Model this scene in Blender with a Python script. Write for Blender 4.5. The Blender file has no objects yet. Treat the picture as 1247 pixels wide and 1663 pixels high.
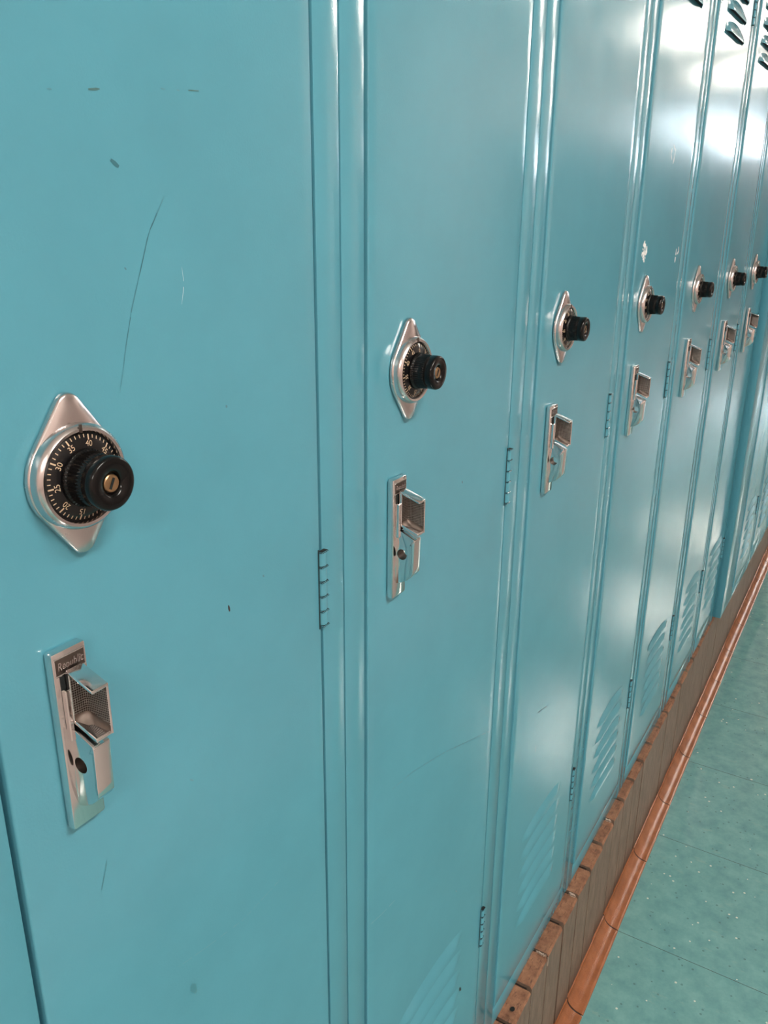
import bpy, bmesh, math, random
from mathutils import Vector, Matrix, noise
random.seed(7)
PI = math.pi
scn = bpy.context.scene
COL = scn.collection
ZO = 0.186                       # floor height in the survey frame; world z = survey z - ZO

# ------------------------------------------------------------------ materials
def new_mat(name):
    m = bpy.data.materials.new(name); m.use_nodes = True
    nt = m.node_tree; b = nt.nodes['Principled BSDF']
    return m, nt, b
def node(nt, typ, **kw):
    n = nt.nodes.new(typ)
    for k, v in kw.items():
        if k in n.inputs: n.inputs[k].default_value = v
        else: setattr(n, k, v)
    return n
def ramp(nt, fac, stops):
    r = nt.nodes.new('ShaderNodeValToRGB')
    e = r.color_ramp.elements
    while len(e) < len(stops): e.new(0.5)
    for i, (p, c) in enumerate(stops):
        e[i].position = p; e[i].color = (*c, 1)
    nt.links.new(fac, r.inputs[0]); return r
def lin(r, g, b):
    f = lambda c: (c/255/12.92 if c/255 <= .04045 else ((c/255+.055)/1.055)**2.4)
    return (f(r), f(g), f(b))
def mixc(nt, fac, a, b, typ='MIX'):
    m = nt.nodes.new('ShaderNodeMix'); m.data_type = 'RGBA'; m.blend_type = typ
    for sock, v in ((m.inputs[0], fac), (m.inputs[6], a), (m.inputs[7], b)):
        if hasattr(v, 'is_linked') or hasattr(v, 'links'): nt.links.new(v, sock)
        else: sock.default_value = v if isinstance(v, (int, float)) else (*v, 1)
    return m.outputs[2]
def coords(nt, kind='Object', scale=(1, 1, 1)):
    t = nt.nodes.new('ShaderNodeTexCoord'); mp = nt.nodes.new('ShaderNodeMapping')
    mp.inputs['Scale'].default_value = scale
    nt.links.new(t.outputs[kind], mp.inputs[0]); return mp.outputs[0]
def geo_pos(nt, scale=(1, 1, 1)):
    t = nt.nodes.new('ShaderNodeNewGeometry'); mp = nt.nodes.new('ShaderNodeMapping')
    mp.inputs['Scale'].default_value = scale
    nt.links.new(t.outputs['Position'], mp.inputs[0]); return mp.outputs[0]
def noise_n(nt, vec, sc, det=3, rough=.5):
    n = node(nt, 'ShaderNodeTexNoise', Scale=sc, Detail=det, Roughness=rough)
    nt.links.new(vec, n.inputs['Vector']); return n.outputs['Fac']
def bump(nt, b, h, strength, dist, chain=None):
    n = node(nt, 'ShaderNodeBump', Strength=strength, Distance=dist)
    nt.links.new(h, n.inputs['Height'])
    if chain: nt.links.new(chain, n.inputs['Normal'])
    nt.links.new(n.outputs[0], b.inputs['Normal']); return n.outputs[0]

def paint_mat(name, rgb, rough=.2):
    m, nt, b = new_mat(name)
    p = geo_pos(nt)
    mott = noise_n(nt, p, 9, 4, .6)
    base = ramp(nt, mott, [(.3, tuple(c*.95 for c in rgb)), (.7, tuple(min(1, c*1.04) for c in rgb))])
    b.inputs['Roughness'].default_value = rough
    nt.links.new(base.outputs[0], b.inputs['Base Color'])
    rr = ramp(nt, noise_n(nt, p, 22, 4, .6), [(.3, (rough*.85,)*3), (.75, (rough*1.25,)*3)])
    nt.links.new(rr.outputs[0], b.inputs['Roughness'])
    b.inputs['IOR'].default_value = 1.5
    peel = bump(nt, b, noise_n(nt, p, 700, 2, .5), .10, .0006)
    bump(nt, b, noise_n(nt, p, 6, 2, .4), .12, .004, peel)
    return m
PAINT = lin(90, 162, 182)
M = {}
M['teal'] = paint_mat('teal_enamel', PAINT, .15)
def simple(name, rgb, rough=.5, metal=0, ior=1.5, bumpsc=None, bs=.1, bd=.0005, emis=None, es=0):
    m, nt, b = new_mat(name)
    b.inputs['Base Color'].default_value = (*rgb, 1)
    b.inputs['Roughness'].default_value = rough; b.inputs['Metallic'].default_value = metal
    b.inputs['IOR'].default_value = ior
    if bumpsc: bump(nt, b, noise_n(nt, geo_pos(nt), bumpsc, 3, .6), bs, bd)
    if emis:
        b.inputs['Emission Color'].default_value = (*emis, 1); b.inputs['Emission Strength'].default_value = es
    return m
def metal_mat(name, rgb, r0, r1, wear=None):
    m, nt, b = new_mat(name); p = geo_pos(nt)
    b.inputs['Metallic'].default_value = 1
    rr = ramp(nt, noise_n(nt, p, 160, 4, .65), [(.35, (r0,)*3), (.7, (r1,)*3)])
    nt.links.new(rr.outputs[0], b.inputs['Roughness'])
    c = ramp(nt, noise_n(nt, p, 60, 4, .6), [(.3, tuple(x*.95 for x in rgb)), (.7, rgb)])
    nt.links.new(c.outputs[0], b.inputs['Base Color'])
    bump(nt, b, noise_n(nt, p, 1500, 2, .5), .05, .0001)
    return m
M['chrome'] = metal_mat('worn_chrome', (.80, .775, .77), .09, .13)
M['satin'] = metal_mat('satin_steel', (.70, .65, .645), .22, .28)
M['dark_metal'] = metal_mat('dirty_recess_metal', (.15, .12, .105), .4, .6)  # darker metal for hole wall, scoop ends, index notch and name strip
M['brass'] = metal_mat('brass', (.55, .36, .2), .25, .45)
M['black'] = simple('black_bakelite', (.004, .0038, .004), .2, ior=1.36)
M['black_face'] = simple('black_dial_face', (.006, .006, .007), .22)
M['numeral'] = simple('dial_numeral_paint', lin(205, 180, 150), .5)
M['void'] = simple('dark_gap', (.006, .010, .011), .9)  # near-black, paints in the shade inside slots, grooves and holes
M['grime'] = simple('grime', lin(24, 50, 54), .8)  # dark teal, the shade of the hinge slot put into colour

def grid_metal():
    m, nt, b = new_mat('crosshatched_grip')
    p = coords(nt, 'Object')
    b.inputs['Metallic'].default_value = .85; b.inputs['Roughness'].default_value = .4
    b.inputs['Base Color'].default_value = (.16, .12, .10, 1)
    sep = nt.nodes.new('ShaderNodeSeparateXYZ'); nt.links.new(p, sep.inputs[0])
    df = node(nt, 'ShaderNodeMath', operation='SUBTRACT'); nt.links.new(sep.outputs[0], df.inputs[0]); nt.links.new(sep.outputs[1], df.inputs[1])
    outs = []
    for src in (df.outputs[0], sep.outputs[2]):
        mu = node(nt, 'ShaderNodeMath', operation='MULTIPLY'); mu.inputs[1].default_value = 2*PI/.00125
        nt.links.new(src, mu.inputs[0])
        s = node(nt, 'ShaderNodeMath', operation='SINE'); nt.links.new(mu.outputs[0], s.inputs[0]); outs.append(s.outputs[0])
    mx = node(nt, 'ShaderNodeMath', operation='MAXIMUM')
    nt.links.new(outs[0], mx.inputs[0]); nt.links.new(outs[1], mx.inputs[1])
    c = ramp(nt, mx.outputs[0], [(.35, (.05, .035, .03)), (.95, (.40, .36, .33))])
    nt.links.new(c.outputs[0], b.inputs['Base Color'])
    bump(nt, b, mx.outputs[0], .8, .0004)
    return m
M['grip'] = grid_metal()

def brick_top():
    m, nt, b = new_mat('clay_brick_top'); p = geo_pos(nt)
    n1 = noise_n(nt, p, 70, 6, .7)
    c = ramp(nt, n1, [(.25, lin(96, 62, 46)), (.45, lin(140, 98, 74)), (.62, lin(164, 118, 90)), (.85, lin(190, 150, 124))])
    n2 = noise_n(nt, geo_pos(nt, (60, 260, 60)), 1, 4, .7)
    d = ramp(nt, n2, [(.55, (0, 0, 0)), (.68, (1, 1, 1))])
    nt.links.new(mixc(nt, d.outputs[0], c.outputs[0], lin(96, 66, 54)), b.inputs['Base Color'])
    b.inputs['Roughness'].default_value = .8
    bump(nt, b, n1, .6, .003); return m
def brick_face():
    m, nt, b = new_mat('taupe_brick_face')
    p = geo_pos(nt, (1, 1, .25))
    n1 = noise_n(nt, p, 90, 5, .6)
    c = ramp(nt, n1, [(.3, lin(112, 92, 80)), (.7, lin(148, 124, 108))])
    n2 = noise_n(nt, geo_pos(nt), 380, 3, .6)
    d = ramp(nt, n2, [(.62, (0, 0, 0)), (.74, (1, 1, 1))])
    col = mixc(nt, d.outputs[0], c.outputs[0], lin(92, 66, 54))
    # dirt gathered along the foot of the brick
    g = nt.nodes.new('ShaderNodeNewGeometry'); s = nt.nodes.new('ShaderNodeSeparateXYZ'); nt.links.new(g.outputs['Position'], s.inputs[0])
    ad = node(nt, 'ShaderNodeMath', operation='MULTIPLY_ADD'); ad.inputs[1].default_value = .03
    nt.links.new(noise_n(nt, geo_pos(nt), 40, 4, .7), ad.inputs[0]); nt.links.new(s.outputs[2], ad.inputs[2])
    gr = ramp(nt, ad.outputs[0], [(.034, (1, 1, 1)), (.075, (0, 0, 0))])
    col = mixc(nt, gr.outputs[0], col, lin(84, 58, 46))
    nt.links.new(col, b.inputs['Base Color'])
    b.inputs['Roughness'].default_value = .55
    bump(nt, b, n1, .25, .001); return m
def cove_mat():
    m, nt, b = new_mat('glazed_orange_cove_tile'); p = geo_pos(nt)
    c = ramp(nt, noise_n(nt, p, 30, 5, .6), [(.3, lin(138, 86, 56)), (.7, lin(170, 108, 72))])
    sp = ramp(nt, noise_n(nt, p, 260, 3, .6), [(.70, (0, 0, 0)), (.76, (1, 1, 1))])
    nt.links.new(mixc(nt, sp.outputs[0], c.outputs[0], lin(96, 58, 42)), b.inputs['Base Color'])
    b.inputs['Roughness'].default_value = .16
    bump(nt, b, noise_n(nt, p, 420, 3, .6), .35, .0012); return m
def floor_mat():
    m, nt, b = new_mat('speckled_green_vinyl_floor'); p = geo_pos(nt)
    c = ramp(nt, noise_n(nt, p, 26, 6, .65), [(.3, lin(102, 156, 158)), (.7, lin(130, 184, 182))])
    v = node(nt, 'ShaderNodeTexVoronoi', Scale=95.); nt.links.new(p, v.inputs['Vector'])
    sepc = nt.nodes.new('ShaderNodeSeparateColor'); nt.links.new(v.outputs['Color'], sepc.inputs[0])
    th = node(nt, 'ShaderNodeMath', operation='LESS_THAN'); nt.links.new(v.outputs['Distance'], th.inputs[0]); th.inputs[1].default_value = .2
    wh = node(nt, 'ShaderNodeMath', operation='GREATER_THAN'); nt.links.new(sepc.outputs[0], wh.inputs[0]); wh.inputs[1].default_value = .94
    dk = node(nt, 'ShaderNodeMath', operation='LESS_THAN'); nt.links.new(sepc.outputs[0], dk.inputs[0]); dk.inputs[1].default_value = .16
    w = node(nt, 'ShaderNodeMath', operation='MULTIPLY'); nt.links.new(th.outputs[0], w.inputs[0]); nt.links.new(wh.outputs[0], w.inputs[1])
    d = node(nt, 'ShaderNodeMath', operation='MULTIPLY'); nt.links.new(th.outputs[0], d.inputs[0]); nt.links.new(dk.outputs[0], d.inputs[1])
    d2 = node(nt, 'ShaderNodeMath', operation='MULTIPLY'); nt.links.new(d.outputs[0], d2.inputs[0]); d2.inputs[1].default_value = .45
    col = mixc(nt, w.outputs[0], c.outputs[0], lin(208, 222, 210))
    col = mixc(nt, d2.outputs[0], col, lin(66, 92, 88))
    st = ramp(nt, noise_n(nt, geo_pos(nt, (3, 1, 1)), 17, 5, .7), [(.60, (0, 0, 0)), (.70, (.35, .35, .35))])
    col = mixc(nt, st.outputs[0], col, lin(150, 182, 172))
    nt.links.new(col, b.inputs['Base Color'])
    b.inputs['Roughness'].default_value = .14
    bump(nt, b, noise_n(nt, p, 30, 2, .5), .05, .002); return m
M['floor_field'] = simple('rosy_beige_vinyl_field', lin(164, 156, 152), .1)
M['brick_top'] = brick_top(); M['brick_face'] = brick_face(); M['cove'] = cove_mat(); M['floor'] = floor_mat()
M['mortar'] = simple('dark_mortar', lin(40, 30, 26), .9, bumpsc=500, bs=.5, bd=.002)
M['plaster'] = simple('pinkish_plaster', lin(214, 198, 192), .7)
M['ceiling'] = simple('white_ceiling', lin(228, 226, 220), .85)
M['wainscot'] = simple('dark_wainscot', lin(66, 70, 68), .45)  # dark tone for the unseen lockers opposite
M['seam'] = simple('floor_seam', lin(58, 80, 76), .8)
M['white_mark'] = simple('pale_scratch', (.9, .95, .95), .6)
M['dark_mark'] = simple('dark_scuff', lin(58, 118, 132), .45)
M['soft_mark'] = simple('faint_scuff', lin(72, 142, 158), .4)
M['black_mark'] = simple('black_fleck', lin(22, 34, 38), .5)

# ------------------------------------------------------------------ helpers
class MB:
    def __init__(s): s.bm = bmesh.new(); s.mats = []
    def mi(s, m):
        if m not in s.mats: s.mats.append(m)
        return s.mats.index(m)
    def face(s, pts, m):
        f = s.bm.faces.new([s.bm.verts.new(p) for p in pts]); f.material_index = s.mi(m); return f
    def box(s, lo, hi, m, bev=0, seg=2):
        c = [(lo[i]+hi[i])/2 for i in range(3)]; d = [abs(hi[i]-lo[i]) for i in range(3)]
        r = bmesh.ops.create_cube(s.bm, size=1, matrix=Matrix.Translation(c) @ Matrix.Diagonal((*d, 1)))
        vs = r['verts']; fs = set(f for v in vs for f in v.link_faces); k = s.mi(m)
        for f in fs: f.material_index = k
        if bev:
            es = list(set(e for v in vs for e in v.link_edges))
            bmesh.ops.bevel(s.bm, geom=es, offset=bev, segments=seg, affect='EDGES', profile=.5, clamp_overlap=True)
    def prism(s, poly, axis, a, b, m, bev=0, seg=2):
        """poly in the two remaining axes (order x,y,z without axis) swept along axis a..b"""
        def P(q, t):
            v = list(q); v.insert(axis, t); return tuple(v)
        va = [s.bm.verts.new(P(q, a)) for q in poly]; vb = [s.bm.verts.new(P(q, b)) for q in poly]
        n = len(poly); k = s.mi(m); fs = []
        fs.append(s.bm.faces.new(va)); fs.append(s.bm.faces.new(list(reversed(vb))))
        for i in range(n): fs.append(s.bm.faces.new([va[(i+1) % n], va[i], vb[i], vb[(i+1) % n]]))
        for f in fs: f.material_index = k
        if bev:
            es = list(set(e for f in fs for e in f.edges))
            bmesh.ops.bevel(s.bm, geom=es, offset=bev, segments=seg, affect='EDGES', profile=.5, clamp_overlap=True)
    def lathe(s, prof, m, n=64, rfun=None, mats=None):
        """prof: list of (r, w); axis = -Y; closed at r=0 ends"""
        rings = []
        for (r, w) in prof:
            if r < 1e-6: rings.append([s.bm.verts.new((0, -w, 0))])
            else:
                rings.append([s.bm.verts.new(((r+(rfun(w, i*2*PI/n) if rfun else 0))*math.cos(i*2*PI/n), -w,
                                              (r+(rfun(w, i*2*PI/n) if rfun else 0))*math.sin(i*2*PI/n))) for i in range(n)])
        for j in range(len(rings)-1):
            A, B = rings[j], rings[j+1]; k = s.mi(mats[j] if mats else m)
            for i in range(n):
                i2 = (i+1) % n
                if len(A) == 1 and len(B) == 1: continue
                if len(A) == 1: f = s.bm.faces.new([A[0], B[i2], B[i]])
                elif len(B) == 1: f = s.bm.faces.new([A[i], A[i2], B[0]])
                else: f = s.bm.faces.new([A[i], A[i2], B[i2], B[i]])
                f.material_index = k
    def obj(s, name, parent=None, loc=(0, 0, 0), smooth=35):
        bmesh.ops.recalc_face_normals(s.bm, faces=s.bm.faces)
        me = bpy.data.meshes.new(name); s.bm.to_mesh(me); s.bm.free()
        for m in s.mats: me.materials.append(M[m])
        for p in me.polygons: p.use_smooth = True
        try: me.set_sharp_from_angle(angle=math.radians(smooth))
        except Exception: pass
        o = bpy.data.objects.new(name, me); COL.objects.link(o); o.location = loc
        if parent: o.parent = parent
        return o
def dup(o, parent):
    c = o.copy(); COL.objects.link(c); c.parent = parent
    for ch in list(o.children): dup(ch, c)
    return c
def structure(o): o['kind'] = 'structure'; return o
def text_mesh(body, size, extrude=0.0):
    cu = bpy.data.curves.new('t', 'FONT'); cu.body = body; cu.size = size; cu.extrude = extrude
    cu.align_x = 'CENTER'; cu.align_y = 'CENTER'; cu.resolution_u = 3
    ob = bpy.data.objects.new('t', cu); COL.objects.link(ob)
    dg = bpy.context.evaluated_depsgraph_get(); dg.update()
    me = bpy.data.meshes.new_from_object(ob.evaluated_get(dg))
    vs = [v.co.copy() for v in me.vertices]; fs = [tuple(p.vertices) for p in me.polygons]
    bpy.data.objects.remove(ob); bpy.data.curves.remove(cu); bpy.data.meshes.remove(me)
    return vs, fs
def add_text(mb, body, size, mat, xf, extrude=0.0, bold=0):
    vs, fs = text_mesh(body, size, extrude); k = mb.mi(mat)
    bv = [mb.bm.verts.new(xf(v)) for v in vs]
    for f in fs:
        try: mb.bm.faces.new([bv[i] for i in f]).material_index = k
        except ValueError: pass

# ------------------------------------------------------------------ survey data
# latch seam, hinge seam, joint with the next cabinet (metres along the row)
SEAM = [(-.0548, .1888, .2170), (.2455, .4985, .5300), (.5590, .8140, .8410), (.8680, 1.1120, 1.1400),
        (1.1580, 1.4140, 1.4440), (1.4730, 1.6900, 1.7140), (1.7350, 1.9380, 1.9640)]
DIAL = [(.0006, 1.339), (.2990, 1.3430), (.6187, 1.3405), (.9230, 1.3400), (1.2338, 1.3392), (1.5290, 1.3393), (1.7870, 1.3388)]
HAND = [(-.0272, 1.1665), (.2725, 1.1705), (.5912, 1.1675), (.8986, 1.1660), (1.2080, 1.1662), (1.5100, 1.1665), (1.7720, 1.1690)]
ZTOP = 2.25
def zbot_at(x): return .4215 + max(0, x-.8)*.015
FRONT2 = -.0185                  # face of the second bank stands this much forward

# ------------------------------------------------------------------ lock prototypes
def make_lock():
    mb = MB()
    # escutcheon outline: disc with a tapering ear above and below
    R0, tip, rt = .0250, .0372, .0068
    pts = []
    c2 = tip-rt; a = math.acos((R0-rt)/c2)        # tangent point angle measured from the +z axis
    n = 16
    for i in range(n+1):                          # right side of disc, from lower tangent to upper
        ang = -(PI/2-a) + (PI-2*a)*i/n
        pts.append((R0*math.cos(ang), R0*math.sin(ang)))
    for i in range(n+1):
        ang = (PI/2-a) + 2*a*i/n
        pts.append((rt*math.cos(ang), c2+rt*math.sin(ang)))
    for i in range(n+1):
        ang = (PI/2+a) + (PI-2*a)*i/n
        pts.append((R0*math.cos(ang), R0*math.sin(ang)))
    for i in range(n+1):
        ang = PI+(PI/2-a) + 2*a*i/n
        pts.append((rt*math.cos(ang), -c2+rt*math.sin(ang)))
    cl = []
    for p in pts:
        if not cl or (Vector(p)-Vector(cl[-1])).length > 1e-4: cl.append(p)
    # shell rings: edge, shoulder, then a shallow rise to the middle
    k = mb.mi('satin'); rings = []
    for sc, w in ((1.0, 0.0), (1.0, .0012), (.985, .0024), (.95, .0031), (.80, .0040), (.60, .0046)):
        ring = []
        for (x, z) in cl:
            # shrink towards the spine so that the ears keep their taper
            ln = math.hypot(x, z); off = (1-sc)*R0
            f = max(0, 1-off/ln) if sc < 1 and sc > .9 else sc
            ring.append(mb.bm.verts.new((x*f, -w, z*f)))
        rings.append(ring)
    m_ = len(cl)
    for A, B in zip(rings, rings[1:]):
        for i in range(m_):
            mb.bm.faces.new([A[i], A[(i+1) % m_], B[(i+1) % m_], B[i]]).material_index = k
    mb.bm.faces.new(rings[-1]).material_index = k
    # raised bezel
    mb.lathe([(.0243, .0022), (.0242, .0052), (.0235, .0074), (.0222, .0086), (.0209, .0084), (.0203, .0074), (.0202, .0046)], 'satin', 72)
    # index notch in the bezel
    mb.box((-.0005, -.0090, .0204), (.0005, -.0080, .0240), 'dark_metal')
    lock = mb.obj('combination_lock')
    # dial
    mb = MB()
    mb.lathe([(.0202, .0040), (.0201, .0062), (.0196, .0067), (.0165, .0078), (.0125, .0086), (0, .0086)], 'black_face', 72)
    def on_dial(r, ang, tangential=False):
        w = .0067+(.0196-r)/(.0196-.0165)*.0011 if r > .0165 else .0078+(.0165-r)/.004*.0008
        return w+.00012
    for i in range(50):
        ang = PI/2 - i*2*PI/50
        big = i % 5 == 0
        r0, r1, hw = (.0168 if big else .0178), .0192, (.00034 if big else .00022)
        ca, sa = math.cos(ang), math.sin(ang)
        def P(r, t): return (r*ca - t*sa, -on_dial(r, ang), r*sa + t*ca)
        mb.face([P(r0, -hw), P(r1, -hw), P(r1, hw), P(r0, hw)], 'numeral')
        if big:
            rc = .0152 if i else .0145
            def xf(v, ca=ca, sa=sa, rc=rc):
                # text x runs clockwise, text y runs outward
                r = rc+v.y; t = -v.x
                return Vector((r*ca - t*sa, -on_dial(max(r, .0125), ang)-.0001, r*sa + t*ca))
            add_text(mb, str(i), .0037, 'numeral', xf)
    # pointer wedge beside the zero
    mb.face([(-.0015, -.0071, .0193), (.0015, -.0071, .0193), (0, -.0084, .0163)], 'white_mark')
    dial = mb.obj('dial', lock)
    # knob
    mb = MB()
    def rib(w, a): return .00022*math.cos(a*48) if .0105 < w < .0188 else 0
    mb.lathe([(.0105, .0086), (.0132, .0090), (.0130, .0102), (.0124, .0106), (.0122, .0115), (.0120, .0150), (.0118, .0185), (.0116, .0190),
              (.0118, .0192), (.0122, .0198), (.0122, .0246), (.0117, .0258), (.0108, .0264), (.0062, .0262), (.0056, .0255), (.0050, .0250), (.0046, .0236), (0, .0236)],
             'black', 192, rib)
    knob = mb.obj('knob', lock, smooth=50)
    mb = MB()
    mb.lathe([(.0041, .0232), (.0041, .0246), (.0037, .0250), (0, .0250)], 'brass', 32)
    mb.box((-.0006, -.0252, -.0026), (.0006, -.0249, .0026), 'void')
    plug = mb.obj('key_cylinder', lock)
    plug['label'] = 'brass key cylinder'
    knob['label'] = 'black ribbed knob'; dial['label'] = 'black dial with pale ticks and numbers'
    return lock

def make_handle():
    """u=+x 0..19 mm, w=out, v=up 0..96 mm"""
    mb = MB()
    W_, H_, D_ = .0190, .0958, .0058
    mb.box((0, -D_, 0), (W_, 0, H_), 'chrome', .0012, 2)
    # slim guide beside the lever
    mb.box((.0030, -.0088, .050), (.0056, -.0050, .0770), 'chrome', .0005, 1)
    # near-black block standing in for the shade of the lever's pocket
    mb.box((.0030, -.0061, .0560), (.0160, -.0050, .0838), 'void')
    # frame above the pocket that holds the name strip
    mb.box((.0012, -.0063, .0838), (.0178, -.0052, .0846), 'chrome', .0002, 1)
    mb.box((.0012, -.0063, .0925), (.0178, -.0052, .0933), 'chrome', .0002, 1)
    plate = mb.obj('door_handle')
    # housing with padlock hole right through
    U0, U1 = .0046, .0142
    prof = [(-.0055, .0560), (-.0100, .0552), (-.0215, .0500), (-.0208, .0228), (-.0190, .0200), (-.0150, .0162), (-.0100, .0133), (-.0055, .0118)]
    hc, hr = Vector((-.0106, .0368)), .0042
    N = 32
    mb = MB(); k = mb.mi('chrome'); kd = mb.mi('dark_metal')
    hole = [Vector((hc.x+hr*math.cos(2*PI*i/N), hc.y+hr*math.sin(2*PI*i/N))) for i in range(N)]
    def ray(poly, d):
        best = None
        for i in range(len(poly)):
            a, b = Vector(poly[i]), Vector(poly[(i+1) % len(poly)])
            e = b-a; den = d.x*e.y-d.y*e.x
            if abs(den) < 1e-12: continue
            t = ((a.x-hc.x)*e.y-(a.y-hc.y)*e.x)/den; s_ = ((a.x-hc.x)*d.y-(a.y-hc.y)*d.x)/den
            if t > 0 and -1e-6 <= s_ <= 1+1e-6 and (best is None or t < best): best = t
        return hc+d*best
    angs = sorted(set([round(2*PI*i/N, 6) for i in range(N)] + [round(math.atan2(p[1]-hc.y, p[0]-hc.x) % (2*PI), 6) for p in prof]))
    sides = {}
    for u, key in ((U0, 'a'), (U1, 'b')):
        inn = [mb.bm.verts.new((u, hc.x+hr*math.cos(t), hc.y+hr*math.sin(t))) for t in angs]
        out = []
        for t in angs:
            q = ray(prof, Vector((math.cos(t), math.sin(t)))); out.append(mb.bm.verts.new((u, q.x, q.y)))
        sides[key] = (inn, out); n = len(angs)
        for i in range(n):
            j = (i+1) % n
            mb.bm.faces.new([inn[i], inn[j], out[j], out[i]]).material_index = k
    n = len(angs); rim = []
    for i in range(n):
        j = (i+1) % n
        mb.bm.faces.new([sides['a'][0][i], sides['a'][0][j], sides['b'][0][j], sides['b'][0][i]]).material_index = kd
        f = mb.bm.faces.new([sides['a'][1][i], sides['a'][1][j], sides['b'][1][j], sides['b'][1][i]]); f.material_index = k
    bmesh.ops.recalc_face_normals(mb.bm, faces=mb.bm.faces)
    es = [e for e in mb.bm.edges if len(e.link_faces) == 2 and e.calc_face_angle(0) > .9 and
          (Vector(((e.verts[0].co.y+e.verts[1].co.y)/2, (e.verts[0].co.z+e.verts[1].co.z)/2))-hc).length > hr*1.3]
    bmesh.ops.bevel(mb.bm, geom=es, offset=.0005, segments=2, affect='EDGES', profile=.5)
    housing = mb.obj('padlock_housing', plate, smooth=30)
    housing['label'] = 'chrome housing with a round padlock hole'
    # lift lever: a box whose front left corner is scooped out for the fingertip
    mb = MB()
    LU0, LU1, Wb, Wf = .0052, .0148, .0074, .0244
    zt_ = lambda w: .0866-(w-Wb)*.34
    zb_ = lambda w: .0592-(w-Wb)*.34
    def slab(zl, zh, wf):
        P = [(LU0, Wb), (LU0, wf), (LU1, wf), (LU1, Wb)]
        lo = [mb.bm.verts.new((u, -w, zl(w))) for u, w in P]; hi = [mb.bm.verts.new((u, -w, zh(w))) for u, w in P]
        fs = [mb.bm.faces.new(lo), mb.bm.faces.new(hi)]
        for a in range(4): fs.append(mb.bm.faces.new([lo[a], lo[(a+1) % 4], hi[(a+1) % 4], hi[a]]))
        k = mb.mi('chrome')
        for f in fs: f.material_index = k
        bmesh.ops.recalc_face_normals(mb.bm, faces=fs)
        es = list(set(e for f in fs for e in f.edges))
        bmesh.ops.bevel(mb.bm, geom=es, offset=.0005, segments=3, affect='EDGES', profile=.5)
    slab(lambda w: zt_(w)-.0017, zt_, Wf)
    slab(zb_, lambda w: zb_(w)+.0020, Wf-.0006)
    sc_, co_ = [], []
    for q in range(6): t = q/5; sc_.append((LU0+.0002+t*.0048, Wb+.0022+t*.0008)); co_.append((LU0+.0002, Wb+.0022+t*(Wf-Wb-.003)))
    for q in range(1, 5):
        a = PI/2*q/5; sc_.append((LU0+.0050+.0024*math.sin(a), Wb+.0030+.0026*(1-math.cos(a)))); co_.append((LU0+.0003+.0004*q, Wf-.0006))
    for q in range(6): t = q/5; sc_.append((LU0+.0074+t*.0008, Wb+.0056+t*(Wf-Wb-.0060))); co_.append((LU0+.002+t*(.0062), Wf-.0004))
    rows = []; nr = 20; kg, kc, kd = mb.mi('grip'), mb.mi('chrome'), mb.mi('dark_metal')
    for r_ in range(nr+1):
        t = r_/nr; e = min(1, min(t, 1-t)/.14); d = .55+.45*math.sin(PI/2*e)
        row = []
        for (a, b) in zip(sc_, co_):
            u = a[0]*d+b[0]*(1-d); w = a[1]*d+b[1]*(1-d)
            z0, z1 = zb_(w)+.0016, zt_(w)-.0013
            row.append(mb.bm.verts.new((u, -w, z0+(z1-z0)*t)))
        rows.append(row)
    m_ = len(sc_)
    for r_ in range(nr):
        for q in range(m_-1):
            mb.bm.faces.new([rows[r_][q], rows[r_][q+1], rows[r_+1][q+1], rows[r_+1][q]]).material_index = kg if 3 <= r_ < nr-2 else kd
    # remaining rims, right flank and rear
    def strip(pts):
        for (u0, w0), (u1, w1) in zip(pts, pts[1:]):
            f = mb.bm.faces.new([mb.bm.verts.new((u0, -w0, zb_(w0)+.001)), mb.bm.verts.new((u1, -w1, zb_(w1)+.001)),
                                 mb.bm.verts.new((u1, -w1, zt_(w1)-.001)), mb.bm.verts.new((u0, -w0, zt_(w0)-.001))]); f.material_index = kc
    strip([(LU0+.0082, Wf-.0004), (LU0+.0086, Wf), (LU1-.0004, Wf), (LU1, Wf-.0004), (LU1, Wb), (LU0, Wb), (LU0, Wb+.0018), (LU0+.0002, Wb+.0022)])
    lever = mb.obj('lift_lever', plate, smooth=40)
    lever['label'] = 'chrome lift lever with crosshatched side grip'
    # name strip
    mb = MB()
    mb.box((.0016, -.0060, .0846), (.0174, -.0053, .0925), 'dark_metal')
    add_text(mb, 'Republic', .0052, 'satin', lambda v: Vector((.0096+v.x*.80+v.y*.12, -.00605-v.z, .0885+v.y*1.15)), .00025)
    ns = mb.obj('name_strip', plate); ns['label'] = 'dark recessed strip lettered Republic'
    return plate

lock0 = make_lock(); handle0 = make_handle()

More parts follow.
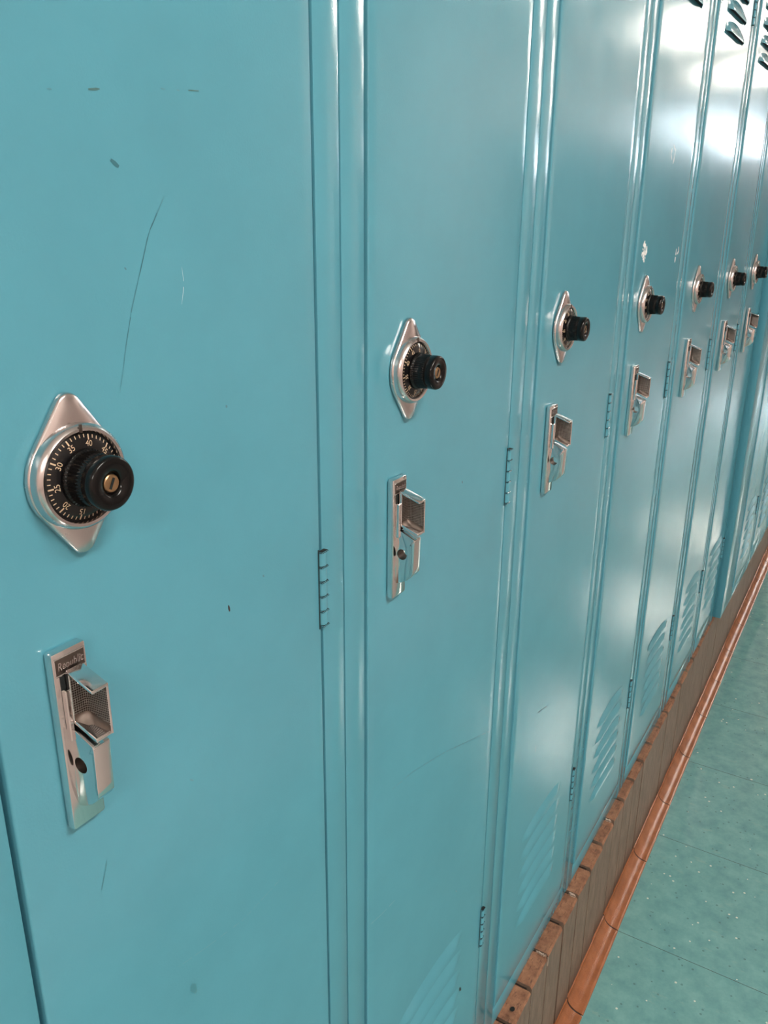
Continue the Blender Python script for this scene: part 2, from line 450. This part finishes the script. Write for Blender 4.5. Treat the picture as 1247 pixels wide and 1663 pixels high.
def make_hinge():
    mb = MB()
    L_, R_ = .0545, .0036
    # knuckles as a lathe turned upright, dark grooves between
    prof = []
    nk = 5; seg = L_/nk; z = -L_/2
    bm = mb.bm; n = 20; rings = []; mats = []
    seq = []
    for i in range(nk):
        seq += [(z+.0004, R_*.82, 'teal'), (z+.0010, R_, 'teal'), (z+seg-.0010, R_, 'teal'), (z+seg-.0004, R_*.82, 'void'), (z+seg-.0003, R_*.80, 'void')]
        z += seg
    for zz, r, mm in seq:
        rings.append([bm.verts.new((r*1.0*math.cos(2*PI*i/n), r*.8*math.sin(2*PI*i/n), zz)) for i in range(n)]); mats.append(mm)
    for j in range(len(rings)-1):
        k = mb.mi(mats[j])
        for i in range(n):
            bm.faces.new([rings[j][i], rings[j][(i+1) % n], rings[j+1][(i+1) % n], rings[j+1][i]]).material_index = k
    kk = mb.mi('black_mark')
    bm.faces.new(rings[0]).material_index = kk; bm.faces.new(rings[-1]).material_index = kk
    # grooves
    z = -L_/2
    for i in range(nk+1):
        mb.box((-.0037, -.00305, z-.00045), (.0037, .0010, z+.00045), 'void', .0002, 1); z += seg
    # solid dark strip painting the shade of the clearance slot behind the barrel
    mb.box((-.0046, -.0004, -L_/2-.002), (-.0036, .0008, L_/2+.002), 'grime')
    return mb.obj('hinge')
hinge0 = make_hinge()

def make_louver(name):
    mb = MB(); k = mb.mi('teal')
    Wd, H, D = .142, .0185, .0055
    nu, nt_ = 28, 8; g = []
    for j in range(nt_+1):
        t = j/nt_; row = []
        for i in range(nu+1):
            u = i/nu; e = min(u, 1-u)/.16; e = min(1, e); e = e*e*(3-2*e)
            arc = (1-(2*u-1)**2)
            w = D*math.sin(PI/2*t)**1.2*e
            ztop = H*(.50+.50*arc)
            row.append(mb.bm.verts.new((-Wd/2+u*Wd, -w-.0002, ztop*(1-t))))
        g.append(row)
    for j in range(nt_):
        for i in range(nu):
            mb.bm.faces.new([g[j][i], g[j][i+1], g[j+1][i+1], g[j+1][i]]).material_index = k
    # sheet edge turned inwards at the lip, then a near-black strip for the shade inside
    lip = [mb.bm.verts.new((v.co.x, min(v.co.y+.0010, 0.0), .0003)) for v in g[-1]]
    inn = [mb.bm.verts.new((v.co.x, .0000, .0012)) for v in g[-1]]
    kv = mb.mi('void')
    for i in range(nu):
        mb.bm.faces.new([g[-1][i], g[-1][i+1], lip[i+1], lip[i]]).material_index = k
        mb.bm.faces.new([lip[i], lip[i+1], inn[i+1], inn[i]]).material_index = kv
    return mb.obj(name, smooth=60)
louver0 = make_louver('louver')

# ------------------------------------------------------------------ lockers
def door_mesh(x0, x1, z0, z1, seed):
    """front sheet with rolled edges; coordinates relative to locker root given later"""
    rnd = random.Random(seed)
    mb = MB(); k = mb.mi('teal')
    W_, H_ = x1-x0, z1-z0
    r = .0013
    nx, nz = 26, 90
    tilt = rnd.uniform(-.0006, .0006); ph = rnd.uniform(0, 6); am = rnd.uniform(.00025, .00045)
    def off(u, v):          # gentle oil-canning of the sheet
        e = min(1, min(u, 1-u)/.12)*min(1, min(v, 1-v)/.05)
        return e*(am*math.sin(v*9+ph)*math.sin(PI*u)+.0004*math.sin(PI*u)) + tilt*(u-.5)
    xs = [i/nx for i in range(nx+1)]; zs = [j/nz for j in range(nz+1)]
    prof = []               # edge profile outward: (inset from edge, depth)
    g = [[mb.bm.verts.new((x0+r+(W_-2*r)*u, -.0010-off(u, v), z0+r+(H_-2*r)*v)) for u in xs] for v in zs]
    for j in range(nz):
        for i in range(nx):
            mb.bm.faces.new([g[j][i], g[j][i+1], g[j+1][i+1], g[j+1][i]]).material_index = k
    # rolled edges and return flange
    loop = [(g[0][i], 0, -1) for i in range(nx+1)] + [(g[j][nx], 1, 0) for j in range(nz+1)] + \
           [(g[nz][i], 0, 1) for i in range(nx, -1, -1)] + [(g[j][0], -1, 0) for j in range(nz, -1, -1)]
    prev = [l[0] for l in loop]
    for a in (30, 60, 90, None):
        cur = []
        for (v, dx, dz) in loop:
            y = v.co.y
            if a is None: p = (v.co.x+dx*r, .016, v.co.z+dz*r)
            else:
                s_, c_ = math.sin(math.radians(a)), math.cos(math.radians(a))
                p = (v.co.x+dx*r*s_, y+r*(1-c_), v.co.z+dz*r*s_)
            cur.append(mb.bm.verts.new(p))
        for i in range(len(loop)-1):
            q = [prev[i], prev[i+1], cur[i+1], cur[i]]
            if q[0] is q[1]: q = q[1:]
            mb.bm.faces.new(q).material_index = k
        prev = cur
    return mb

ROOTS = []
def make_locker(i, left, C_, A_, B_, yface, label, dialpos=None, handpos=None, rot=None, hinges=True):
    zb = zbot_at(left) ; zt = ZTOP
    cx_ = (left+B_)/2
    root = bpy.data.objects.new('locker', None); COL.objects.link(root)
    root.location = (cx_, yface, zb-ZO); root.empty_display_size = .1
    root['label'] = label; root['category'] = 'locker'; root['group'] = 'teal metal lockers in the wall row'
    X = lambda x: x-cx_
    Z = lambda z: z-zb
    g = .0016; gA = .0023
    # face frame: four rails, rounded on the front
    mb = MB(); dpt = .018
    zr0, zr1 = Z(zb+.032), Z(zt-.032)
    mb.box((X(left)+.0008, 0, 0), (X(C_)-g, dpt, Z(zt)), 'teal', .0006, 2)
    mb.box((X(A_)+gA, 0, 0), (X(B_)-.0008, dpt, Z(zt)), 'teal', .0006, 2)
    mb.box((X(C_)-g-.001, .0003, 0), (X(A_)+gA+.001, dpt, zr0-g), 'teal', .0006, 2)
    mb.box((X(C_)-g-.001, .0003, zr1+g), (X(A_)+gA+.001, dpt, Z(zt)), 'teal', .0006, 2)
    # inner stop lip behind the door
    for lo, hi in (((X(C_)-g-.002, .0165, 0), (X(C_)+.012, .019, Z(zt))), ((X(A_)-.012, .0165, 0), (X(A_)+gA+.002, .019, Z(zt))),
                   ((X(C_), .0165, 0), (X(A_), .019, zr0+.012)), ((X(C_), .0165, zr1-.012), (X(A_), .019, Z(zt)))):
        mb.box(lo, hi, 'teal')
    mb.obj('face_frame', root)
    # body
    mb = MB(); t = .0012; D_ = .36
    a, b = X(left)+.0008, X(B_)-.0008
    mb.box((a, dpt, 0), (a+t, D_, Z(zt)), 'teal'); mb.box((b-t, dpt, 0), (b, D_, Z(zt)), 'teal')
    mb.box((a, D_-t, 0), (b, D_, Z(zt)), 'teal'); mb.box((a, dpt, 0), (b, D_, t), 'teal'); mb.box((a, dpt, Z(zt)-t), (b, D_, Z(zt)), 'teal')
    mb.obj('cabinet_body', root)
    # door
    door = door_mesh(X(C_)+g, X(A_)-g+.0004, zr0+g, zr1-g, 40+i).obj('door', root, smooth=40)
    mid = (X(C_)+X(A_))/2 + .0005
    for k in range(6):
        for zz in (1.709+.0278*k, .541+.0285*k):
            lv = louver0.copy(); COL.objects.link(lv); lv.parent = door
            lv.location = (mid, -.0014, Z(zz)); lv.name = 'louver'; lv.scale = (1, 1 if zz > 1.2 else .62, 1)
    for zz in (1.2105, .6475, 1.7740):
        h = hinge0.copy(); COL.objects.link(h); h.parent = root; h.location = (X(A_)+.0008, -.0010, Z(zz)); h.name = 'hinge'
    if dialpos:
        lk = dup(lock0, root); lk.location = (X(dialpos[0]), -.0020, Z(dialpos[1]+.0005))
        for ch in lk.children:
            if ch.name.startswith('dial'): ch.rotation_euler = (0, rot or 0, 0)
            if ch.name.startswith('key'): ch.rotation_euler = (0, (rot or 0)*.7+.5, 0)
    if handpos:
        hd = dup(handle0, root); hd.location = (X(handpos[0]), -.0016, Z(handpos[1]))
    ROOTS.append(root)
    return root, door, X, Z

LABELS = [
 'nearest teal metal locker, largest in view, with a long curved scratch above its combination lock',
 'teal metal locker second from the left, a diagonal hairline scratch low on its door',
 'teal metal locker third from the left, a pale reflection above its lower vents',
 'teal metal locker fourth from the left, white scratch marks above its combination lock',
 'teal metal locker fifth from the left, three places before the step in the row',
 'teal metal locker sixth from the left, two places before the step in the row',
 'teal metal locker seventh from the left, last one before the row steps forward']
lefts = [-.0835]+[s[2] for s in SEAM[:-1]]
# dial turns: first shows 25 at the left, others stand near zero
ROT = [None, .16, .22, .12, .20, .15, .22]
ROT[0] = 0.0
LK = []
for i, (C_, A_, B_) in enumerate(SEAM):
    LK.append(make_locker(i, lefts[i], C_, A_, B_, 0.0, LABELS[i], DIAL[i], HAND[i], ROT[i]))
FAR = [(1.9672, 2.1150, 2.3560, 2.3840), (2.3840, 2.4130, 2.6590, 2.6880), (2.6880, 2.7170, 2.9630, 2.9920), (2.9920, 3.0210, 3.2670, 3.2960)]
FL = ['first teal locker of the bank that stands slightly forward, beyond the dark vertical step',
      'teal locker at the right edge of the photo, second past the vertical step',
      'teal locker at the right edge of the photo, third past the vertical step',
      'teal locker at the right edge of the photo, fourth past the vertical step']
for j, (l, C_, A_, B_) in enumerate(FAR):
    make_locker(20+j, l, C_, A_, B_, FRONT2, FL[j], (C_+.054, 1.339), (C_+.027, 1.1665), .3)
# side panel of the stepped bank is its frame edge; seal behind it
LK0 = LK[0]
def fix_first_dial():
    r = LK[0][0]
    for lk in r.children:
        if lk.name.startswith('combination'):
            for ch in lk.children:
                if ch.name.startswith('dial'): ch.rotation_euler = (0, DIAL0, 0)
DIAL0 = 0.0
# 25 must sit left: tick 25 lies at the bottom, a quarter turn clockwise (seen from the hall) brings it left
DIAL0 = math.radians(-86)*-1
fix_first_dial()
for o in (lock0, handle0): 
    for ch in list(o.children): bpy.data.objects.remove(ch)
    bpy.data.objects.remove(o)
bpy.data.objects.remove(hinge0); bpy.data.objects.remove(louver0)

# ------------------------------------------------------------------ marks on the paint (thin smears of real paint loss)
def stroke(mb, pts, width, mat, jitter=.3, y=-.00215, X=None, Z=None, broken=0):
    rnd = random.Random(len(pts)*31+int(pts[0][0]*1000))
    P_ = []
    for a, b in zip(pts, pts[1:]):
        n = max(2, int((Vector(b)-Vector(a)).length/.002))
        for k in range(n): P_.append(Vector(a).lerp(Vector(b), k/n))
    P_.append(Vector(pts[-1])); n = len(P_)
    L_, R_ = [], []
    for i, p in enumerate(P_):
        d = (P_[min(i+1, n-1)]-P_[max(i-1, 0)]).normalized(); nn = Vector((-d.y, d.x))
        w = width/2*(1+jitter*rnd.uniform(-1, 1))*min(1, .35+min(i, n-1-i)/3)
        L_.append((X(p.x+nn.x*w), y, Z(p.y+nn.y*w))); R_.append((X(p.x-nn.x*w), y, Z(p.y-nn.y*w)))
    for i in range(n-1):
        if broken and rnd.random() < broken: continue
        mb.face([L_[i], L_[i+1], R_[i+1], R_[i]], mat)
def marks(idx, strokes, name='paint_scuff'):
    root, door, X, Z = LK[idx]
    mb = MB()
    for s in strokes: stroke(mb, *s[:3], X=X, Z=Z, **(s[3] if len(s) > 3 else {}))
    o = mb.obj(name, door)
    # lay the smears on the actual bulge of the door sheet
    dm = door.data
    from mathutils.bvhtree import BVHTree
    bv = BVHTree.FromPolygons([v.co for v in dm.vertices], [p.vertices for p in dm.polygons])
    for v in o.data.vertices:
        h = bv.ray_cast(Vector((v.co.x, -.05, v.co.z)), Vector((0, 1, 0)))
        if h[0]: v.co.y = h[0].y-.00012
    return o
M['grime_soft'] = simple('olive_scuff', lin(74, 120, 122), .5)
M['rust_mark'] = simple('rusty_fleck', lin(60, 46, 44), .6)
M['pale_soft'] = simple('pale_scuff', lin(190, 220, 228), .15)
marks(0, [
 ([(0.0694, 1.4574), (0.0659, 1.4523), (0.0618, 1.4466)], 0.0006, 'soft_mark', {}),
 ([(0.0641, 1.45), (0.0618, 1.4466), (0.0589, 1.4427)], 0.0013, 'dark_mark', {'jitter': 0.6}),
 ([(0.0589, 1.4427), (0.0569, 1.4388), (0.0536, 1.4309), (0.0493, 1.4209)], 0.0005, 'dark_mark', {}),
 ([(0.0493, 1.4209), (0.0439, 1.4086), (0.0378, 1.3905), (0.0352, 1.3813)], 0.00035, 'dark_mark', {'broken': 0.05}),
 ([(0.0352, 1.3813), (0.032, 1.371)], 0.0003, 'soft_mark', {}),
 ([(0.0395, 1.4717), (0.0437, 1.469)], 0.0034, 'dark_mark', {'jitter': 0.2}),
 ([(0.0104, 1.4961), (0.0128, 1.4962)], 0.0012, 'soft_mark', {}),
 ([(0.0311, 1.4982), (0.0372, 1.499)], 0.0014, 'grime_soft', {'jitter': 0.5}),
 ([(0.0725, 1.5032), (0.0752, 1.5031)], 0.001, 'soft_mark', {}),
 ([(0.0826, 1.5037), (0.0842, 1.5036)], 0.001, 'soft_mark', {}),
 ([(0.0901, 1.5043), (0.0971, 1.5049)], 0.0009, 'grime_soft', {}),
 ([(0.0417, 1.4267), (0.0426, 1.4257)], 0.0012, 'dark_mark', {}),
 ([(0.0777, 1.4253), (0.0783, 1.4186), (0.0774, 1.4132), (0.0759, 1.4077)], 0.0003, 'pale_soft', {'broken': 0.2}),
 ([(0.096, 1.2359), (0.0968, 1.2317)], 0.0018, 'rust_mark', {}),
 ([(0.1035, 1.3523), (0.1044, 1.3508)], 0.0018, 'dark_mark', {}),
 ([(0.1278, 1.2432), (0.1289, 1.2416)], 0.0016, 'dark_mark', {}),
 ([(-0.0072, 1.1309), (-0.0084, 1.126)], 0.0016, 'soft_mark', {}),
 ([(-0.0084, 1.126), (-0.0134, 1.1135)], 0.0005, 'dark_mark', {'broken': 0.2}),
 ([(0.0421, 0.9973), (0.0456, 0.9877)], 0.0045, 'soft_mark', {}),
 ([(0.055, 1.1416), (0.0577, 1.1392)], 0.002, 'soft_mark', {}),
 ([(0.0329, 1.0203), (0.0582, 1.0138), (0.0918, 1.0066), (0.1332, 1.0085)], 0.00035, 'soft_mark', {'broken': 0.3})])
marks(1, [
 ([(0.3989, 1.232), (0.3991, 1.2297)], 0.0018, 'black_mark', {}),
 ([(0.4904, 0.9254), (0.3823, 0.9629), (0.3226, 0.9792), (0.2847, 0.9841)], 0.0004, 'dark_mark', {'broken': 0.15}),
 ([(0.25, 0.8649), (0.2695, 0.8605), (0.293, 0.8573)], 0.0005, 'soft_mark', {'broken': 0.1}),
 ([(0.4222, 0.7639), (0.4241, 0.7604)], 0.0016, 'dark_mark', {}),
 ([(0.4432, 0.6038), (0.449, 0.5955)], 0.004, 'black_mark', {'jitter': 0.5}),
 ([(0.3789, 0.6933), (0.3812, 0.6925)], 0.002, 'dark_mark', {})])
marks(2, [
 ([(0.638, 0.8674), (0.6529, 0.8647), (0.6707, 0.8596)], 0.0014, 'dark_mark', {'jitter': 0.6}),
 ([(0.6403, 0.8083), (0.6404, 0.8192)], 0.0008, 'dark_mark', {})])
marks(3, [
 ([(0.9033, 1.4211), (0.8987, 1.4139), (0.896, 1.4051), (0.9095, 1.3947)], 0.005, 'white_mark', {'jitter': 0.5, 'broken': 0.18}),
 ([(0.9141, 1.4144), (0.9149, 1.4078), (0.9093, 1.403)], 0.005, 'white_mark', {'jitter': 0.6, 'broken': 0.2}),
 ([(0.9002, 1.418), (0.911, 1.4112), (0.9016, 1.4065), (0.9122, 1.3988)], 0.005, 'white_mark', {'jitter': 0.6, 'broken': 0.15}),
 ([(1.0769, 1.4067), (1.076, 1.3974), (1.0747, 1.3873)], 0.004, 'white_mark', {'jitter': 0.5, 'broken': 0.1}),
 ([(1.0893, 1.4091), (1.091, 1.4025), (1.0848, 1.399)], 0.004, 'white_mark', {'jitter': 0.5, 'broken': 0.1}),
 ([(0.9934, 1.5397), (1.006, 1.5332), (1.0037, 1.5233), (0.9998, 1.5165)], 0.004, 'pale_soft', {'jitter': 0.5}),
 ([(0.9871, 1.5353), (0.9861, 1.5272), (0.9919, 1.521)], 0.004, 'pale_soft', {'jitter': 0.5})])


# ------------------------------------------------------------------ curb, cove, floor
def yf(x): return -.0205+.015*(x-.8)          # front of the brick curb
mb = MB()
PITCH = .0672; x = -.9; j = 0
x = .7765-PITCH*30
rb = random.Random(3)
while x < 4.2:
    w = PITCH-.0035
    x0, x1 = x+.0030, x+PITCH-.0030
    y0 = yf(x+PITCH/2)+rb.uniform(-.0006, .0006)
    zt = zbot_at(x)-ZO-.0006
    if x > 1.93: zt = zbot_at(lefts[-1] if x < 1.96 else 1.9672)-ZO-.0006
    dz = rb.uniform(-.0012, 0)
    # sloping, slightly broken arris so that the rough clay shows on top
    gx = rb.uniform(0, .0012); x0 += gx; x1 -= rb.uniform(0, .0010)
    lo, hi = (x0, y0, .0245), (x1, .10, zt+dz)
    k1, k2 = mb.mi('brick_face'), mb.mi('brick_top')
    bm = mb.bm; n = 5
    front_top = []; top_front = []
    for q in range(n+1):
        xx = x0+(x1-x0)*q/n
        ch = rb.uniform(.0015, .0045)
        front_top.append(bm.verts.new((xx, y0, hi[2]-ch*1.6)))
        top_front.append(bm.verts.new((xx, y0+ch*.8, hi[2]-rb.uniform(0, .0008))))
    fb = [bm.verts.new((x0+(x1-x0)*q/n, y0, lo[2])) for q in range(n+1)]
    tb = [bm.verts.new((x0+(x1-x0)*q/n, hi[1], hi[2])) for q in range(n+1)]
    for q in range(n):
        bm.faces.new([fb[q], fb[q+1], front_top[q+1], front_top[q]]).material_index = k1
        bm.faces.new([front_top[q], front_top[q+1], top_front[q+1], top_front[q]]).material_index = k2
        bm.faces.new([top_front[q], top_front[q+1], tb[q+1], tb[q]]).material_index = k2
    for e in (0, n):
        bb = bm.verts.new((fb[e].co.x, hi[1], lo[2]))
        bm.faces.new([fb[e], front_top[e], top_front[e], tb[e], bb]).material_index = k1
    x += PITCH; j += 1
# mortar behind and between the bricks
a, b = -1.3, 4.15
for q in range(62):
    xa = a+(b-a)*q/62; xb = a+(b-a)*(q+1)/62
    zt = zbot_at(xa)-ZO-.0065
    mb.prism([(xa, yf(xa)+.0085), (xb, yf(xb)+.0085), (xb, .11), (xa, .11)], 2, .0, zt, 'mortar')
# plaster crumbs left in a few joints, and a flat black disc as the shade of an old drill hole, on the ledge
M['crumb'] = simple('plaster_crumb', lin(206, 186, 170), .9)
for (jx, ya, yb_) in ((.7093, -.004, -.018), (.8437, -.006, -.015), (1.0453, -.002, -.010)):
    for q in range(9):
        t = q/8; yy = ya+(yb_-ya)*t; rr_ = rb.uniform(.0008, .0022)
        xx = jx-.002+rb.uniform(-.0016, .0016)
        mb.box((xx-rr_, yy-rr_, zbot_at(jx)-ZO-.006), (xx+rr_, yy+rr_, zbot_at(jx)-ZO+.0004), 'crumb', rr_*.45, 2)
mb.box((.7045, -.0235, .219), (.7075, -.0217, .2345), 'crumb', .0006, 1)
hz = zbot_at(.6)-ZO+.0003
mb.face([(.5985+.0042*math.cos(a), -.0125+.0032*math.sin(a), hz) for a in [2*PI*q/18 for q in range(18)]], 'void')
structure(mb.obj('trim_1', smooth=25))

mb = MB(); TP = .2075; x = .838-TP*9
Rr = .0235
while x < 4.2:
    x0, x1 = x+.0016, x+TP-.0016
    k = mb.mi('cove'); kr = mb.mi('mortar'); bm = mb.bm
    secs = []
    n = 8
    jy = rb.uniform(-.0006, .0006)
    for q in range(n+1):
        xx = x0+(x1-x0)*q/n
        e = .0008 if q in (0, n) else 0
        yb = yf(xx)
        ring = [(yb+.004, .0248), (yb-.0012-0*e, .0252-e)]
        for s_ in range(11):
            a_ = PI/2*s_/10
            # concave quarter: starts upright on the wall, ends flat on the floor
            yy = yb-.0022-Rr*(1-math.cos(a_)); zz = .0246-(.0205)*math.sin(a_)
            ring.append((yy+jy, zz-e))
        yt = yb-.0022-Rr+jy
        ring += [(yt-.0030, .0036-e), (yt-.0042, .0026-e), (yt-.0046, .0), (yb+.004, .0)]
        secs.append([bm.verts.new((xx, y_, z_)) for (y_, z_) in ring])
    m_ = len(secs[0])
    for q in range(n):
        for s_ in range(m_):
            t_ = (s_+1) % m_
            bm.faces.new([secs[q][s_], secs[q][t_], secs[q+1][t_], secs[q+1][s_]]).material_index = k
    bm.faces.new(secs[0]).material_index = k; bm.faces.new(secs[-1]).material_index = k
    x += TP
# grout seen in the joints
for q in range(40):
    xa = -1.+(5.1)*q/40; xb = -1.+5.1*(q+1)/40
    secs = []
    for xx in (xa, xb):
        yb = yf(xx); ring = [(yb+.003, .0235)]
        for s_ in range(7):
            a_ = PI/2*s_/6
            ring.append((yb-.0015-Rr*(1-math.cos(a_)), .0235-.0210*math.sin(a_)))
        ring += [(yb-.0275, .0), (yb+.003, 0)]
        secs.append([mb.bm.verts.new((xx, *p)) for p in ring])
    m_ = len(secs[0])
    for s_ in range(m_):
        t_ = (s_+1) % m_
        mb.bm.faces.new([secs[0][s_], secs[0][t_], secs[1][t_], secs[1][s_]]).material_index = mb.mi('mortar')
structure(mb.obj('baseboard_left', smooth=35))

# hall dimensions
XA, XB, YW, ZC = -4.4, 19.0, -2.9, 2.95
mb = MB()
YF = -.455-.3048                 # the green border ends here and the warm field begins
mb.box((XA, YF, -.05), (XB, .5, 0), 'floor'); mb.box((XA, YW, -.05), (XB, YF, 0), 'floor_field')
# tile joints every 305 mm: hairline strips
x = 1.0475-.3048*13
while x < XB:
    mb.box((x-.0005, YW+.01, -.001), (x+.0005, .0, .00012), 'seam'); x += .3048
y = -.455
while y > YW:
    mb.box((XA+.01, y-.0005, -.001), (XB-.01, y+.0005, .00012), 'seam'); y -= .3048
structure(mb.obj('floor'))
mb = MB(); mb.box((XA, YW-.1, ZC), (XB, .5, ZC+.1), 'ceiling'); structure(mb.obj('ceiling'))
mb = MB()
mb.box((XA, .375, 0), (XB, .5, ZC), 'plaster')
mb.box((XA, .02, ZTOP-ZO+.004), (XB, .375, ZC), 'plaster')      # soffit above the lockers
mb.box((XA, .02, 0), (-.0865, .375, ZTOP-ZO+.004), 'plaster')
mb.box((3.30, .0, 0), (XB, .375, ZTOP-ZO+.004), 'plaster')
structure(mb.obj('wall_left'))
wz0, wz1 = 2.40, 2.85
side = [(13.0+1.5*k, 14.3+1.5*k) for k in range(4)]
mb = MB()
mb.box((XA, YW-.1, 0), (XB, YW, wz0), 'plaster'); mb.box((XA, YW-.1, wz1), (XB, YW, ZC), 'plaster')
xs_ = [XA]+[v for w_ in side for v in w_]+[XB]
for k in range(0, len(xs_), 2): mb.box((xs_[k], YW-.1, wz0), (xs_[k+1], YW, wz1), 'plaster')
structure(mb.obj('wall_right'))
mb = MB(); mb.box((7.0, YW, .0), (XB, YW+.03, 2.02), 'wainscot', .004); structure(mb.obj('trim_2'))  # unseen dark slab for the opposite lockers, there only to be reflected
mb = MB(); mb.box((XA-.1, YW-.1, 0), (XA, .5, ZC), 'plaster'); structure(mb.obj('wall_back'))
# far wall with a pair of tall windows
mb = MB()
wins = [(-2.75, -1.75), (-1.35, -.45)]
mb.box((XB, YW-.1, 0), (XB+.15, .5, wz0), 'plaster'); mb.box((XB, YW-.1, wz1), (XB+.15, .5, ZC), 'plaster')
ys = [YW-.1]+[v for w in wins for v in w]+[.5]
for a, b in ((ys[0], ys[1]), (ys[2], ys[3]), (ys[4], ys[5])): mb.box((XB, a, wz0), (XB+.15, b, wz1), 'plaster')
structure(mb.obj('wall_front'))
M['pane'] = None
m_, nt_, b_ = new_mat('window_glass')
tr = nt_.nodes.new('ShaderNodeBsdfTransparent'); gl = node(nt_, 'ShaderNodeBsdfGlossy', Roughness=.02)
mx = nt_.nodes.new('ShaderNodeMixShader'); mx.inputs[0].default_value = .06
nt_.links.new(tr.outputs[0], mx.inputs[1]); nt_.links.new(gl.outputs[0], mx.inputs[2])
nt_.links.new(mx.outputs[0], nt_.nodes['Material Output'].inputs['Surface'])
M['pane'] = m_
M['white_frame'] = simple('white_window_frame', lin(200, 200, 196), .4)
for n_, (a, b) in enumerate(wins):
    mb = MB()
    for lo, hi in (((a, wz0), (a+.05, wz1)), ((b-.05, wz0), (b, wz1)), ((a, wz0), (b, wz0+.05)), ((a, wz1-.05), (b, wz1)), ):
        mb.box((XB+.03, lo[0], lo[1]), (XB+.09, hi[0], hi[1]), 'white_frame')
    mb.box((XB+.055, a+.01, wz0+.01), (XB+.06, b-.01, wz1-.01), 'pane')
    structure(mb.obj('window_%d' % (n_+1)))
for n_, (a, b) in enumerate(side):
    mb = MB()
    for lo, hi in (((a, wz0), (a+.05, wz1)), ((b-.05, wz0), (b, wz1)), ((a+.05, wz0), (b-.05, wz0+.05)), ((a+.05, wz1-.05), (b-.05, wz1))):
        mb.box((lo[0], YW-.09, lo[1]), (hi[0], YW-.03, hi[1]), 'white_frame')
    mb.box((a+.01, YW-.06, wz0+.01), (b-.01, YW-.055, wz1-.01), 'pane')
    structure(mb.obj('window_%d' % (n_+3)))

# ------------------------------------------------------------------ light
M['tube'] = simple('lit_diffuser', (1, 1, 1), .5, emis=(1.0, .93, .84), es=24)
M['housing'] = simple('white_fixture', lin(220, 220, 216), .4)
LX = [-2.9, -.1, 5.8, 8.6, 11.4]
for n_, lx in enumerate(LX):
    r = bpy.data.objects.new('ceiling_light', None); COL.objects.link(r); r.location = (lx, -1.62, ZC)
    r['category'] = 'light'; r['group'] = 'ceiling lights along the hall'
    r['label'] = 'rectangular ceiling light mounted over the middle of the hall'
    mb = MB(); mb.box((-.62, -.12, -.07), (.62, .12, -.0005), 'housing', .006); mb.obj('fixture_body', r)
    mb = MB(); mb.box((-.60, -.10, -.085), (.60, .10, -.0705), 'tube', .004); mb.obj('diffuser', r)

w = bpy.data.worlds.new('World'); scn.world = w; w.use_nodes = True
bg = w.node_tree.nodes['Background']; bg.inputs[0].default_value = (.80, .90, 1.0, 1); bg.inputs[1].default_value = 6

# ------------------------------------------------------------------ camera
yaw, pit, rol = 1.02251182, -.339047239, .00732795191
F = Vector((math.sin(yaw)*math.cos(pit), math.cos(yaw)*math.cos(pit), math.sin(pit)))
r = F.cross(Vector((0, 0, 1))).normalized(); u = r.cross(F)
rr = r*math.cos(rol)+u*math.sin(rol); uu = -r*math.sin(rol)+u*math.cos(rol)
cd = bpy.data.cameras.new('camera'); cam = bpy.data.objects.new('camera', cd); COL.objects.link(cam)
m4 = Matrix((rr, uu, -F)).transposed().to_4x4()
m4.translation = Vector((-.234823286, -.308717226, 1.45-ZO)); cam.matrix_world = m4
cd.sensor_fit = 'VERTICAL'; cd.sensor_height = 36; cd.lens = 1368.62797*36/1663
cd.clip_start = .01; cd.clip_end = 100
scn.camera = cam
scn.view_settings.view_transform = 'Standard'; scn.view_settings.look = 'None'
scn.view_settings.exposure = 1.66; scn.view_settings.gamma = 1; scn.view_settings.use_curve_mapping = False
